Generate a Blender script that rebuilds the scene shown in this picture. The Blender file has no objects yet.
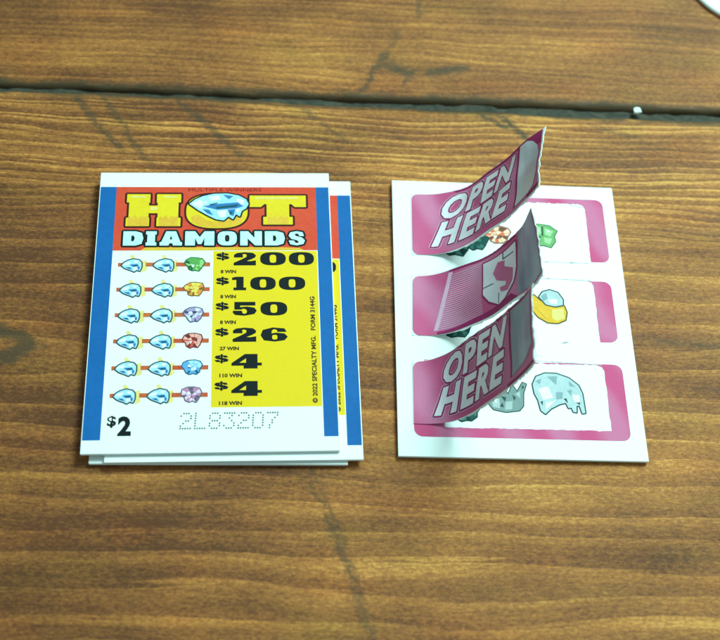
import bpy, bmesh, math, random
from mathutils import Vector, Matrix
from mathutils.geometry import delaunay_2d_cdt

random.seed(7)
scene = bpy.context.scene
COL = scene.collection

# ------------------------------------------------------------------ camera
PITCH, ROLL, DIST = 0.54685, -0.12538, 0.24969
fw = Vector((0, math.sin(PITCH), -math.cos(PITCH)))
up0 = Vector((0, math.cos(PITCH), math.sin(PITCH)))
rt0 = Vector((1, 0, 0))
up = up0 * math.cos(ROLL) + rt0 * math.sin(ROLL)
rt = rt0 * math.cos(ROLL) - up0 * math.sin(ROLL)
cam_d = bpy.data.cameras.new('camera')
cam = bpy.data.objects.new('camera', cam_d)
COL.objects.link(cam)
cam.matrix_world = Matrix(((rt.x, up.x, -fw.x, -fw.x * DIST), (rt.y, up.y, -fw.y, -fw.y * DIST),
                           (rt.z, up.z, -fw.z, -fw.z * DIST), (0, 0, 0, 1)))
cam_d.sensor_width = 36
cam_d.lens = 62.5
cam_d.clip_start = 0.01
cam_d.clip_end = 20
cam_d.dof.use_dof = True
cam_d.dof.focus_distance = 0.246
cam_d.dof.aperture_fstop = 19
scene.camera = cam

# ------------------------------------------------------------------ light
world = bpy.data.worlds.new('World')
scene.world = world
world.use_nodes = True
bg = world.node_tree.nodes['Background']
bg.inputs[0].default_value = (0.65, 1.0, 0.98, 1)
bg.inputs[1].default_value = 0.43


def area(name, loc, target, size, size_y, power, color):
    d = bpy.data.lights.new(name, 'AREA')
    d.shape = 'RECTANGLE'
    d.size, d.size_y, d.energy, d.color = size, size_y, power, color
    o = bpy.data.objects.new(name, d)
    COL.objects.link(o)
    o.location = loc
    o.rotation_euler = (Vector(target) - Vector(loc)).to_track_quat('-Z', 'Y').to_euler()
    return o


area('window_light', (0.27, 0.37, 0.56), (0.02, 0.0, 0), 0.30, 0.28, 9.3, (0.62, 1.0, 0.94))

scene.view_settings.view_transform = 'Standard'
scene.view_settings.look = 'None'
scene.view_settings.exposure = -0.06
scene.view_settings.gamma = 1.0


# ------------------------------------------------------------------ node helpers
class NT:
    def __init__(self, name):
        self.m = bpy.data.materials.new(name)
        self.m.use_nodes = True
        self.t = self.m.node_tree
        self.bsdf = self.t.nodes['Principled BSDF']

    def new(self, kind, **kw):
        n = self.t.nodes.new(kind)
        for k, v in kw.items():
            setattr(n, k, v)
        return n

    def put(self, sock, v):
        if isinstance(v, bpy.types.NodeSocket):
            self.t.links.new(v, sock)
        elif v is not None:
            sock.default_value = v

    def m_(self, op, a, b=None, c=None, clamp=False):
        n = self.new('ShaderNodeMath', operation=op)
        n.use_clamp = clamp
        self.put(n.inputs[0], a)
        if b is not None:
            self.put(n.inputs[1], b)
        if c is not None:
            self.put(n.inputs[2], c)
        return n.outputs[0]

    def coord(self):
        tc = self.new('ShaderNodeTexCoord')
        s = self.new('ShaderNodeSeparateXYZ')
        self.t.links.new(tc.outputs['Object'], s.inputs[0])
        return tc.outputs['Object'], s.outputs[0], s.outputs[1], s.outputs[2]

    def vec(self, x, y, z=0.0):
        c = self.new('ShaderNodeCombineXYZ')
        self.put(c.inputs[0], x); self.put(c.inputs[1], y); self.put(c.inputs[2], z)
        return c.outputs[0]

    def noise(self, x, y, sx, sy, detail=2.0, rough=0.5, off=0.0):
        v = self.vec(self.m_('MULTIPLY', x, sx), self.m_('MULTIPLY', y, sy), off)
        n = self.new('ShaderNodeTexNoise')
        n.noise_dimensions = '3D'
        self.put(n.inputs['Vector'], v)
        n.inputs['Scale'].default_value = 1.0
        n.inputs['Detail'].default_value = detail
        n.inputs['Roughness'].default_value = rough
        return n.outputs['Fac']

    def mix(self, fac, a, b, mode='MIX'):
        n = self.new('ShaderNodeMix', data_type='RGBA', blend_type=mode)
        self.put(n.inputs[0], fac)
        self.put(n.inputs[6], a if isinstance(a, bpy.types.NodeSocket) else (*a, 1))
        self.put(n.inputs[7], b if isinstance(b, bpy.types.NodeSocket) else (*b, 1))
        return n.outputs[2]

    def ramp(self, fac, stops):
        n = self.new('ShaderNodeValToRGB')
        e = n.color_ramp.elements
        while len(e) < len(stops):
            e.new(0.5)
        for i, (p, c) in enumerate(stops):
            e[i].position = p
            e[i].color = (*c, 1)
        self.put(n.inputs[0], fac)
        return n.outputs[0]

    def smooth(self, v, lo, hi, a=0.0, b=1.0):
        n = self.new('ShaderNodeMapRange', interpolation_type='SMOOTHSTEP')
        self.put(n.inputs[0], v)
        for i, q in zip((1, 2, 3, 4), (lo, hi, a, b)):
            self.put(n.inputs[i], q)
        return n.outputs[0]

    def bump(self, h, dist, strength=1.0):
        n = self.new('ShaderNodeBump')
        n.inputs['Strength'].default_value = strength
        n.inputs['Distance'].default_value = dist
        self.put(n.inputs['Height'], h)
        self.put(self.bsdf.inputs['Normal'], n.outputs[0])


def lin(r, g, b):
    f = lambda c: c / 12.92 if c <= 0.04045 else ((c + 0.055) / 1.055) ** 2.4
    return (f(r / 255), f(g / 255), f(b / 255))


def ink(name, rgb, rgb2=None, rough=0.5, scale=900):
    """printed ink: a colour with a fine press-dot mottling"""
    n = NT(name)
    _, x, y, z = n.coord()
    a = n.noise(x, y, scale, scale, 2, 0.6)
    b = n.noise(x, y, 120, 120, 2, 0.5, 3.1)
    c2 = rgb2 or tuple(min(1, k * 0.86) for k in rgb)
    f = n.m_('ADD', n.m_('MULTIPLY', n.smooth(a, 0.35, 0.65), 0.5), n.m_('MULTIPLY', n.smooth(b, 0.3, 0.7), 0.5))
    n.put(n.bsdf.inputs['Base Color'], n.mix(f, rgb, c2))
    n.bsdf.inputs['Roughness'].default_value = rough
    n.bsdf.inputs['Specular IOR Level'].default_value = 0.08
    return n.m


def paper(name, rgb, rough=0.5):
    n = NT(name)
    _, x, y, z = n.coord()
    a = n.noise(x, y, 2600, 2600, 4, 0.6)
    b = n.noise(x, y, 60, 60, 2, 0.5)
    n.put(n.bsdf.inputs['Base Color'], n.mix(n.m_('MULTIPLY', b, 0.5), rgb, tuple(k * 0.93 for k in rgb)))
    n.bsdf.inputs['Roughness'].default_value = rough
    n.bsdf.inputs['Specular IOR Level'].default_value = 0.12
    n.bump(a, 0.00001, 0.5)
    return n.m


M = {}
M['paper'] = paper('white_card', (0.84, 0.86, 0.85))
M['torn'] = paper('torn_paper_back', (0.62, 0.66, 0.64), 0.8)
M['panel'] = ink('white_print_ground', (0.85, 0.88, 0.87), (0.82, 0.86, 0.85))
M['blue'] = ink('blue_ink', (0.010, 0.105, 0.33), (0.012, 0.12, 0.37))
M['red'] = ink('red_ink', (0.66, 0.056, 0.030), (0.68, 0.08, 0.036))
M['yellow'] = ink('yellow_ink', (0.79, 0.53, 0.012), (0.77, 0.50, 0.018))
M['gold'] = ink('gold_letter_ink', (0.78, 0.57, 0.02), (0.76, 0.49, 0.02))
M['orange'] = ink('orange_ink', (0.72, 0.36, 0.03), (0.78, 0.45, 0.05))
M['maroon'] = ink('maroon_ink', (0.05, 0.008, 0.012))
M['darkred'] = ink('dark_red_ink', (0.19, 0.015, 0.015))
M['black'] = ink('black_ink', (0.008, 0.012, 0.012))
M['cyan'] = ink('pale_cyan_ink', (0.62, 0.85, 0.86), (0.45, 0.72, 0.80))
M['white'] = ink('white_ink', (0.86, 0.88, 0.87))
M['paleblue'] = ink('pale_blue_ink', (0.30, 0.55, 0.76), (0.44, 0.66, 0.80))
M['midblue'] = ink('mid_blue_ink', (0.035, 0.17, 0.42))
M['teal'] = ink('teal_ink', (0.02, 0.075, 0.085))
M['grey'] = ink('light_grey_ink', (0.13, 0.14, 0.15))
M['slate'] = ink('slate_outline_ink', (0.045, 0.07, 0.08))
M['barred'] = ink('bar_red_ink', (0.50, 0.06, 0.035), (0.55, 0.14, 0.04))
M['paleyellow'] = ink('pale_yellow_ink', (0.82, 0.62, 0.22))
M['brown'] = ink('brown_ink', (0.06, 0.035, 0.012))
for nm, a, b, c in (('green', (0.36, 0.62, 0.22), (0.12, 0.36, 0.09), (0.02, 0.10, 0.045)),
                    ('amber', (0.85, 0.66, 0.12), (0.75, 0.28, 0.05), (0.17, 0.09, 0.03)),
                    ('lilac', (0.72, 0.68, 0.80), (0.42, 0.30, 0.52), (0.05, 0.07, 0.12)),
                    ('ruby', (0.86, 0.42, 0.36), (0.60, 0.09, 0.07), (0.16, 0.03, 0.03)),
                    ('sky', (0.45, 0.68, 0.86), (0.12, 0.36, 0.66), (0.03, 0.09, 0.17)),
                    ('rose', (0.80, 0.58, 0.72), (0.52, 0.22, 0.40), (0.12, 0.10, 0.14)),
                    ('jade', (0.36, 0.60, 0.30), (0.17, 0.38, 0.14), (0.025, 0.08, 0.035)),
                    ('ice', (0.46, 0.54, 0.57), (0.24, 0.34, 0.38), (0.03, 0.06, 0.07)),
                    ('fire', (0.85, 0.55, 0.42), (0.70, 0.16, 0.07), (0.14, 0.07, 0.04)),
                    ('ring', (0.80, 0.72, 0.20), (0.78, 0.42, 0.03), (0.13, 0.10, 0.02)),
                    ('crownink', (0.40, 0.46, 0.46), (0.20, 0.27, 0.27), (0.03, 0.06, 0.06)),
                    ('pine', (0.05, 0.17, 0.14), (0.014, 0.07, 0.065), (0.006, 0.03, 0.03))):
    M[nm + '1'] = ink(nm + '_light_ink', a)
    M[nm + '2'] = ink(nm + '_mid_ink', b)
    M[nm + '3'] = ink(nm + '_dark_ink', c)


def magenta(name, deep, light, period=0.010, off=0.0):
    """magenta print that drifts between deep and light pink in slanting facets"""
    n = NT(name)
    _, x, y, z = n.coord()
    u = n.m_('ADD', x, n.m_('MULTIPLY', y, 0.45))
    u = n.m_('ADD', u, n.m_('MULTIPLY', n.noise(x, y, 90, 90, 1, 0.5, off), 0.008))
    s = n.m_('ABSOLUTE', n.m_('SUBTRACT', n.m_('FRACT', n.m_('DIVIDE', n.m_('ADD', u, off), period)), 0.5))
    f = n.smooth(s, 0.08, 0.42)
    g = n.noise(x, y, 1400, 1400, 2, 0.6)
    f = n.m_('ADD', n.m_('MULTIPLY', f, 0.85), n.m_('MULTIPLY', g, 0.2), clamp=True)
    n.put(n.bsdf.inputs['Base Color'], n.mix(f, deep, light))
    n.bsdf.inputs['Roughness'].default_value = 0.5
    n.bsdf.inputs['Specular IOR Level'].default_value = 0.08
    return n.m


M['magenta'] = magenta('magenta_window_ink', (0.56, 0.060, 0.180), (0.57, 0.150, 0.285), 0.011)
M['flapmagenta'] = magenta('magenta_flap_ink', (0.54, 0.080, 0.200), (0.58, 0.175, 0.310), 0.012, 0.3)
M['deepmagenta'] = ink('deep_magenta_ink', (0.27, 0.022, 0.10), (0.33, 0.03, 0.13))
M['pinkline'] = ink('pale_pink_ink', (0.72, 0.42, 0.58))
M['silver'] = ink('silver_ink', (0.78, 0.72, 0.76), (0.70, 0.66, 0.71), 0.33)


def foil(name, a, b, c, fx=700):
    n = NT(name)
    _, x, y, z = n.coord()
    s1 = n.noise(n.m_('ADD', x, n.m_('MULTIPLY', z, 0.6)), y, fx, 55, 2, 0.55)
    s2 = n.noise(x, y, 260, 90, 1, 0.5, 4.0)
    col = n.mix(n.smooth(s1, 0.35, 0.62), a, b)
    col = n.mix(n.smooth(s2, 0.52, 0.70, 0, 0.75), col, c)
    n.put(n.bsdf.inputs['Base Color'], col)
    n.bsdf.inputs['Roughness'].default_value = 0.35
    return n.m


M['silverpanel'] = foil('silver_panel_ink', (0.50, 0.52, 0.59), (0.58, 0.60, 0.65), (0.42, 0.34, 0.46), 300)
M['shadedpanel'] = foil('shaded_panel_ink', (0.20, 0.19, 0.27), (0.26, 0.28, 0.36), (0.17, 0.09, 0.17), 260)  # silver panel print with the shade of the bent tips put into its colour
M['darkplum'] = ink('dark_plum_ink', (0.13, 0.09, 0.15), (0.10, 0.08, 0.13))  # printed thin lines on the shield emblem


# ------------------------------------------------------------------ object helpers
def setp(o, label=None, cat=None, group=None, kind=None):
    if label: o['label'] = label
    if cat: o['category'] = cat
    if group: o['group'] = group
    if kind: o['kind'] = kind
    return o


def empty(name, loc=(0, 0, 0), rz=0.0):
    o = bpy.data.objects.new(name, None)
    COL.objects.link(o)
    o.location = loc
    o.rotation_euler = (0, 0, rz)
    o.empty_display_size = 0.01
    return o


def link_mesh(name, verts, faces, mats, idx=None, parent=None, smooth=False):
    me = bpy.data.meshes.new(name)
    me.from_pydata(verts, [], faces)
    for m in mats:
        me.materials.append(m)
    if idx:
        me.polygons.foreach_set('material_index', idx)
    if smooth:
        me.polygons.foreach_set('use_smooth', [True] * len(me.polygons))
    me.update()
    o = bpy.data.objects.new(name, me)
    COL.objects.link(o)
    if parent:
        o.parent = parent
    return o


# ------------------------------------------------------------------ 2D artwork in card millimetres (x right, y down)
def union(polys, cut_x=None, cut_y=None):
    vs, fs, es = [], [], []
    for p in polys:
        a = 0.0
        for i in range(len(p)):
            x0, y0 = p[i]; x1, y1 = p[(i + 1) % len(p)]
            a += x0 * y1 - x1 * y0
        if abs(a) < 1e-7:
            continue
        q = p if a > 0 else p[::-1]
        b = len(vs)
        vs += [Vector(v) for v in q]
        fs.append(list(range(b, b + len(q))))
    xs = [v.x for v in vs]; ys = [v.y for v in vs]
    x0, x1, y0, y1 = min(xs), max(xs), min(ys), max(ys)
    if cut_x:
        k = math.floor(x0 / cut_x) + 1
        while k * cut_x < x1:
            b = len(vs)
            vs += [Vector((k * cut_x, y0 - 1)), Vector((k * cut_x, y1 + 1))]
            es.append((b, b + 1)); k += 1
    if cut_y:
        k = math.floor(y0 / cut_y) + 1
        while k * cut_y < y1:
            b = len(vs)
            vs += [Vector((x0 - 1, k * cut_y)), Vector((x1 + 1, k * cut_y))]
            es.append((b, b + 1)); k += 1
    r = delaunay_2d_cdt(vs, es, fs, 0, 1e-5)
    keep = [f for f, o in zip(r[2], r[5]) if o]      # only triangles that lie inside some input shape
    return [tuple(v) for v in r[0]], [tuple(f) for f in keep]


def inside(p, poly):
    c = False
    for i in range(len(poly)):
        x0, y0 = poly[i]; x1, y1 = poly[i - 1]
        if (y0 > p[1]) != (y1 > p[1]) and p[0] < (x1 - x0) * (p[1] - y0) / (y1 - y0) + x0:
            c = not c
    return c


def shape(outer, *holes):
    """triangulate an outline with holes"""
    vs = [Vector(v) for v in outer]; es = [(i, (i + 1) % len(outer)) for i in range(len(outer))]
    for h in holes:
        b = len(vs); vs += [Vector(v) for v in h]
        es += [(b + i, b + (i + 1) % len(h)) for i in range(len(h))]
    r = delaunay_2d_cdt(vs, es, [], 0, 1e-5)
    out = []
    for f in r[2]:
        t = [tuple(r[0][i]) for i in f]
        c = (sum(v[0] for v in t) / len(t), sum(v[1] for v in t) / len(t))
        if inside(c, outer) and not any(inside(c, h) for h in holes):
            out.append(t)
    return out


def outline(tris, w):
    """the tris grown by w along their outer boundary"""
    cnt = {}
    key = lambda v: (round(v[0], 4), round(v[1], 4))
    for t in tris:
        for i in range(len(t)):
            a, b = key(t[i]), key(t[(i + 1) % len(t)])
            k = (a, b) if a < b else (b, a)
            cnt[k] = cnt.get(k, 0) + 1
    out = [list(t) for t in tris]
    pts = set()
    for (a, b), n in cnt.items():
        if n != 1: continue
        dx, dy = b[0] - a[0], b[1] - a[1]
        L = math.hypot(dx, dy)
        if L < 1e-6: continue
        nx, ny = -dy / L * w, dx / L * w
        out.append([(a[0] + nx, a[1] + ny), (b[0] + nx, b[1] + ny), (b[0] - nx, b[1] - ny), (a[0] - nx, a[1] - ny)])
        pts.add(a); pts.add(b)
    for p in pts:
        out.append([(p[0] + w * math.cos(k * PI / 4), p[1] + w * math.sin(k * PI / 4)) for k in range(8)])
    return out


PI = math.pi


def rect(x0, y0, x1, y1):
    return [(x0, y0), (x1, y0), (x1, y1), (x0, y1)]


def rrect(x0, y0, x1, y1, r, corners=(1, 1, 1, 1), n=6):
    """corners: TL, TR, BR, BL"""
    out = []
    for k, (cx, cy, a0, X, Y) in enumerate(((x0 + r, y0 + r, PI, x0, y0), (x1 - r, y0 + r, 1.5 * PI, x1, y0),
                                            (x1 - r, y1 - r, 0, x1, y1), (x0 + r, y1 - r, 0.5 * PI, x0, y1))):
        if not corners[k]:
            out.append((X, Y)); continue
        for i in range(n + 1):
            a = a0 + i / n * PI / 2
            out.append((cx + r * math.cos(a), cy + r * math.sin(a)))
    return out


def ellipse(cx, cy, rx, ry, n=20, e=2.0):
    out = []
    for i in range(n):
        a = 2 * PI * i / n
        c, s = math.cos(a), math.sin(a)
        out.append((cx + rx * math.copysign(abs(c) ** (2 / e), c), cy + ry * math.copysign(abs(s) ** (2 / e), s)))
    return out


GLYPH = {
    '0': ([ellipse(.5, .5, .5, .5, 24, 2.7), ellipse(.5, .5, .13, .31, 12, 3.2)]),
    'O': ([ellipse(.5, .5, .5, .5, 24, 3.0), ellipse(.5, .5, .12, .24, 12, 3.0)]),
    '1': ([[(.0, .06), (.28, 0), (.82, 0), (.82, .80), (1, .80), (1, 1), (.1, 1), (.1, .80), (.3, .80), (.3, .24), (0, .24)]]),
    '2': ([[(.03, .40), (.03, .2), (.16, .06), (.5, 0), (.84, .05), (.97, .22), (.95, .38), (.8, .52), (.58, .66), (.72, .68), (.97, .62),
            (.97, 1), (.02, 1), (.02, .80), (.36, .54), (.56, .36), (.58, .2), (.5, .13), (.4, .16), (.42, .40)]]),
    '5': ([[(.08, 0), (.94, 0), (.94, .27), (.32, .27), (.32, .38), (.6, .34), (.9, .42), (1, .64), (.9, .88), (.5, 1), (.12, .95),
            (.02, .8), (.02, .64), (.38, .64), (.42, .82), (.5, .87), (.58, .8), (.6, .65), (.54, .52), (.42, .5), (.36, .56), (.08, .56)]]),
    '6': ([[(.96, .32), (.62, .32), (.60, .18), (.5, .12), (.42, .2), (.40, .42), (.58, .37), (.88, .43), (1, .66), (.88, .91), (.52, 1),
            (.12, .91), (0, .55), (.08, .17), (.45, 0), (.88, .07)], ellipse(.52, .69, .10, .17, 10, 3)]),
    '4': ([[(.44, 0), (.86, 0), (.86, .60), (1, .60), (1, .80), (.86, .80), (.86, 1), (.40, 1), (.40, .80), (0, .80), (0, .62)],
           [(.48, .30), (.48, .60), (.26, .60)]]),
    'S': ([[(.94, .34), (.66, .34), (.6, .19), (.47, .16), (.37, .23), (.45, .34), (.82, .45), (.99, .65), (.9, .9), (.5, 1), (.12, .93),
            (.02, .66), (.33, .66), (.4, .81), (.53, .85), (.64, .77), (.52, .64), (.18, .54), (.02, .32), (.12, .08), (.5, 0), (.86, .07)]]),
    'D': ([[(0, 0), (.62, 0), (.92, .12), (1, .5), (.92, .88), (.62, 1), (0, 1)], [(.40, .3), (.52, .3), (.58, .5), (.52, .7), (.40, .7)]]),
    'I': ([[(0, 0), (1, 0), (1, .22), (.86, .22), (.86, .78), (1, .78), (1, 1), (0, 1), (0, .78), (.14, .78), (.14, .22), (0, .22)]]),
    'A': ([[(.28, 0), (.72, 0), (.93, .76), (1, .76), (1, 1), (.6, 1), (.57, .84), (.43, .84), (.40, 1), (0, 1), (0, .76), (.07, .76)],
           [(.5, .28), (.56, .58), (.44, .58)]]),
    'M': ([[(0, 0), (.34, 0), (.5, .42), (.66, 0), (1, 0), (1, 1), (.66, 1), (.66, .46), (.56, .9), (.44, .9), (.34, .46), (.34, 1), (0, 1)]]),
    'N': ([[(0, 0), (.36, 0), (.66, .48), (.66, 0), (1, 0), (1, 1), (.68, 1), (.34, .5), (.34, 1), (0, 1)]]),
    'H': ([[(0, 0), (.43, 0), (.43, .27), (.41, .27), (.41, .36), (.57, .36), (.57, .27), (.55, .27), (.55, 0), (1, 0), (1, .26), (.955, .26),
            (.955, .74), (1, .74), (1, 1), (.56, 1), (.56, .74), (.575, .74), (.575, .60), (.41, .60), (.41, .74), (.425, .74), (.425, 1), (0, 1),
            (0, .74), (.045, .74), (.045, .26), (0, .26)]]),
    'T': ([[(0, 0), (1, 0), (1, .40), (.80, .40), (.74, .30), (.70, .30), (.70, .74), (.76, .74), (.76, 1), (.24, 1), (.24, .74), (.30, .74),
            (.30, .30), (.26, .30), (.20, .40), (0, .40)]]),
}


def glyph(ch, x0, y0, x1, y1):
    rings = [[(x0 + u * (x1 - x0), y0 + v * (y1 - y0)) for u, v in ring] for ring in GLYPH[ch]]
    return shape(rings[0], *rings[1:])


def dollar(x0, y0, x1, y1):
    w, h = x1 - x0, y1 - y0
    return glyph('S', x0, y0 + h * .08, x1, y1 - h * .08) + [rect(x0 + w * .44, y0 - h * .04, x0 + w * .58, y1 + h * .04)]


_text_cache = {}


def text(body, x0, y0, x1, y1, bold=0.0, shear=0.0, turn=0):
    """built-in font laid into a box; turn=1 reads bottom to top"""
    key = (body, bold, shear)
    if key not in _text_cache:
        cu = bpy.data.curves.new('t', 'FONT')
        cu.body = body
        cu.offset = bold
        cu.shear = shear
        cu.resolution_u = 3
        cu.space_character = 1.16 if shear else 1.0
        cu.fill_mode = 'FRONT'
        o = bpy.data.objects.new('t', cu)
        COL.objects.link(o)
        bpy.context.view_layer.update()
        me = bpy.data.meshes.new_from_object(o.evaluated_get(bpy.context.evaluated_depsgraph_get()))
        tr = [[(me.vertices[i].co.x, -me.vertices[i].co.y) for i in p.vertices] for p in me.polygons]
        bpy.data.objects.remove(o); bpy.data.curves.remove(cu); bpy.data.meshes.remove(me)
        _text_cache[key] = tr
    tr = _text_cache[key]
    xs = [v[0] for t in tr for v in t]; ys = [v[1] for t in tr for v in t]
    a0, a1, b0, b1 = min(xs), max(xs), min(ys), max(ys)
    out = []
    for t in tr:
        q = []
        for x, y in t:
            u, v = (x - a0) / (a1 - a0), (y - b0) / (b1 - b0)
            q.append((x0 + v * (x1 - x0), y1 - u * (y1 - y0)) if turn else (x0 + u * (x1 - x0), y0 + v * (y1 - y0)))
        out.append(q)
    return out


W, H = 47.6, 64.53      # ticket size, millimetres
LAY = 0.011             # one print layer, millimetres


def flat_map(z0):
    return lambda x, y, h: ((x - W / 2) / 1000, (H / 2 - y) / 1000, (z0 + h) / 1000)


def art(name, layers, parent, fmap, step=LAY, cut_x=None, cut_y=None, base=1):
    """layers: [(material, level, polygons)] -> ONE mesh object of thin print sheets"""
    V, F, I, mats = [], [], [], []
    for mat, lev, polys in layers:
        if not polys: continue
        if mat not in mats: mats.append(mat)
        vs, fs = union(polys, cut_x, cut_y)
        b = len(V)
        V += [fmap(x, y, (lev + base) * step) for x, y in vs]
        for f in fs:
            x0, y0 = vs[f[0]]; x1, y1 = vs[f[1]]; x2, y2 = vs[f[2]]
            cw = (x1 - x0) * (y2 - y0) - (x2 - x0) * (y1 - y0)
            g = f if cw < 0 else f[::-1]
            F.append([b + i for i in g]); I.append(mats.index(mat))
    return link_mesh(name, V, F, [M[m] for m in mats], I, parent)


# ------------------------------------------------------------------ table
TA = math.radians(6.2)


def wood():
    n = NT('stained_pine')
    _, x, y, z = n.coord()
    mm = lambda v: n.m_('MULTIPLY', v, 1000.0)
    X, Y = mm(x), mm(y)
    w1 = n.noise(X, Y, 0.012, 0.03, 2, 0.5)
    w2 = n.noise(X, Y, 0.05, 0.10, 2, 0.5, 5.0)
    wy = n.m_('ADD', Y, n.m_('MULTIPLY', n.m_('SUBTRACT', w1, 0.5), 8.0))
    wy = n.m_('ADD', wy, n.m_('MULTIPLY', n.m_('SUBTRACT', w2, 0.5), 1.6))

    def blob(kx, ky, rx, ry, jag=0.6):
        dx = n.m_('DIVIDE', n.m_('SUBTRACT', X, kx), rx)
        dy = n.m_('DIVIDE', n.m_('SUBTRACT', Y, ky), ry)
        d = n.m_('SQRT', n.m_('ADD', n.m_('MULTIPLY', dx, dx), n.m_('MULTIPLY', dy, dy)))
        return d, dy
    for kx, ky, rx, ry, amp in ((-70, -10, 14, 7, 3.2), (8, 68, 16, 6, 1.8), (19, 67, 12, 4, 1.2), (68, -4, 12, 4, 1.5), (18, -55, 20, 6, 1.6)):
        d, dy = blob(kx, ky, rx, ry)
        g = n.m_('POWER', 2.718, n.m_('MULTIPLY', n.m_('MULTIPLY', d, d), -1.0))
        wy = n.m_('SUBTRACT', wy, n.m_('MULTIPLY', n.m_('MULTIPLY', dy, g), amp))
    # growth rings: asymmetric saw, period 5 mm, and a finer set
    j = n.noise(X, wy, 0.01, 0.35, 2, 0.6, 9.0)
    t1 = n.m_('ADD', n.m_('DIVIDE', wy, 5.3), n.m_('MULTIPLY', j, 1.3))
    saw1 = n.m_('FRACT', t1)
    r1 = n.m_('MULTIPLY', n.m_('POWER', saw1, 2.2), n.smooth(saw1, 1.0, 0.93))
    t2 = n.m_('ADD', n.m_('DIVIDE', wy, 1.9), n.m_('MULTIPLY', n.noise(X, wy, 0.016, 0.5, 2, 0.6, 2.0), 2.2))
    saw2 = n.m_('FRACT', t2)
    r2 = n.m_('MULTIPLY', n.m_('POWER', saw2, 1.7), n.smooth(saw2, 1.0, 0.88))
    near = n.smooth(Y, 5.0, 38.0)                     # finer rings towards the joint
    amp1 = n.m_('MULTIPLY', n.noise(X, wy, 0.012, 0.12, 1, 0.5, 4.0), n.m_('SUBTRACT', 1.15, n.m_('MULTIPLY', near, 0.7)))
    amp2 = n.m_('MULTIPLY', n.noise(X, wy, 0.02, 0.2, 1, 0.5, 6.0), n.m_('ADD', 0.42, n.m_('MULTIPLY', near, 0.75)))
    f1 = n.noise(X, wy, 0.05, 2.2, 3, 0.65, 1.0)
    f2 = n.noise(X, wy, 0.18, 6.5, 2, 0.6, 2.5)
    mot = n.noise(X, Y, 1.1, 2.0, 3, 0.7, 7.7)
    bl = n.noise(X, Y, 0.022, 0.05, 3, 0.55, 8.0)
    pore = n.noise(X, wy, 0.35, 3.2, 2, 0.6, 14.0)
    rear = n.smooth(Y, 55.0, 60.0)
    mot2 = n.noise(X, Y, 2.6, 4.2, 2, 0.6, 17.7)
    v = n.m_('MULTIPLY', n.m_('MULTIPLY', r1, amp1), 0.66)
    v = n.m_('ADD', v, n.m_('MULTIPLY', n.m_('MULTIPLY', r2, amp2), n.m_('SUBTRACT', n.m_('ADD', 0.45, n.m_('MULTIPLY', near, 0.80)), n.m_('MULTIPLY', rear, 0.70))))
    v = n.m_('ADD', v, n.m_('MULTIPLY', n.m_('SUBTRACT', f1, 0.5), 0.30))
    v = n.m_('ADD', v, n.m_('MULTIPLY', n.m_('SUBTRACT', f2, 0.5), 0.15))
    v = n.m_('ADD', v, n.m_('MULTIPLY', n.m_('SUBTRACT', pore, 0.5), 0.40))
    v = n.m_('ADD', v, n.m_('MULTIPLY', n.m_('SUBTRACT', mot, 0.5), 1.15))
    v = n.m_('ADD', v, n.m_('MULTIPLY', n.m_('SUBTRACT', mot2, 0.5), 0.55))
    v = n.m_('ADD', v, n.m_('MULTIPLY', n.m_('SUBTRACT', bl, 0.5), 1.3))
    left = n.smooth(n.m_('ADD', X, n.m_('MULTIPLY', n.m_('SUBTRACT', bl, 0.5), 90.0)), -70.0, 22.0)   # light falloff painted into the wood, darker to the left
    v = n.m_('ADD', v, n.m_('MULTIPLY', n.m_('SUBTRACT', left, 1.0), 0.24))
    v = n.m_('SUBTRACT', v, n.m_('MULTIPLY', near, 0.07))
    v = n.m_('ADD', v, 0.36, clamp=True)
    c = n.ramp(v, ((0.0, (0.108, 0.035, 0.012)), (0.28, (0.212, 0.071, 0.019)), (0.55, (0.335, 0.119, 0.028)),
                   (0.78, (0.465, 0.178, 0.040)), (1.0, (0.66, 0.285, 0.068))))
    # redder / greener patches of the stain
    hue = n.noise(X, Y, 0.045, 0.12, 2, 0.5, 11.0)
    c = n.mix(n.smooth(hue, 0.5, 0.75, 0, 0.40), c, (1.15, 0.88, 0.80), 'MULTIPLY')
    c = n.mix(n.smooth(hue, 0.48, 0.25, 0, 0.45), c, (0.82, 1.0, 0.80), 'MULTIPLY')
    # weathered marks
    wob = n.m_('MULTIPLY', n.m_('SUBTRACT', n.noise(X, Y, 0.5, 0.5, 4, 0.7, 3.3), 0.5), 5.0)
    total = None
    for (ax, ay), (bx, by), wd, st in (((-62.6, 55), (-51.5, 40.6), 1.3, .72), ((-57.4, 56.5), (-44.8, 36.8), 1.1, .6),
                                       ((-39.8, 55.2), (-25.9, 40.5), 1.4, .65), ((-15.6, 56.6), (-3.2, 45.8), 1.3, .45),
                                       ((24.7, 56), (32.5, 51.2), 1.2, .8), ((31.5, 55), (37.7, 47.4), 1.5, .95),
                                       ((0.5, 60), (5.8, 71.3), 1.6, .75), ((-10.6, -34.6), (-7.0, -39.8), 1.1, .6),
                                       ((-6.2, -42), (-1, -54), 1.1, .6), ((-1, -54), (2.5, -66), 1.4, .5), ((-9, -33), (-3.5, -45), .7, .45), ((-3.5, -45), (0.5, -62), .9, .4),
                                       ((6, 68.0), (12, 66.0), 2.2, .85), ((11, 66), (10, 63), 1.2, .6), ((16, 66.6), (24, 68.2), 2.0, .8), ((5.8, 71.3), (9, 79), 1.2, .4),
                                       ((60, -2.6), (73, -3.5), 1.0, .6), ((14, 84), (15, 92), 1.6, .5),
                                       ((52, 53), (60, 50), 1.0, .5), ((-47, 30), (-42, 22), .8, .4)):
        L2 = (bx - ax) ** 2 + (by - ay) ** 2
        px, py = n.m_('SUBTRACT', X, ax), n.m_('SUBTRACT', Y, ay)
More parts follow.
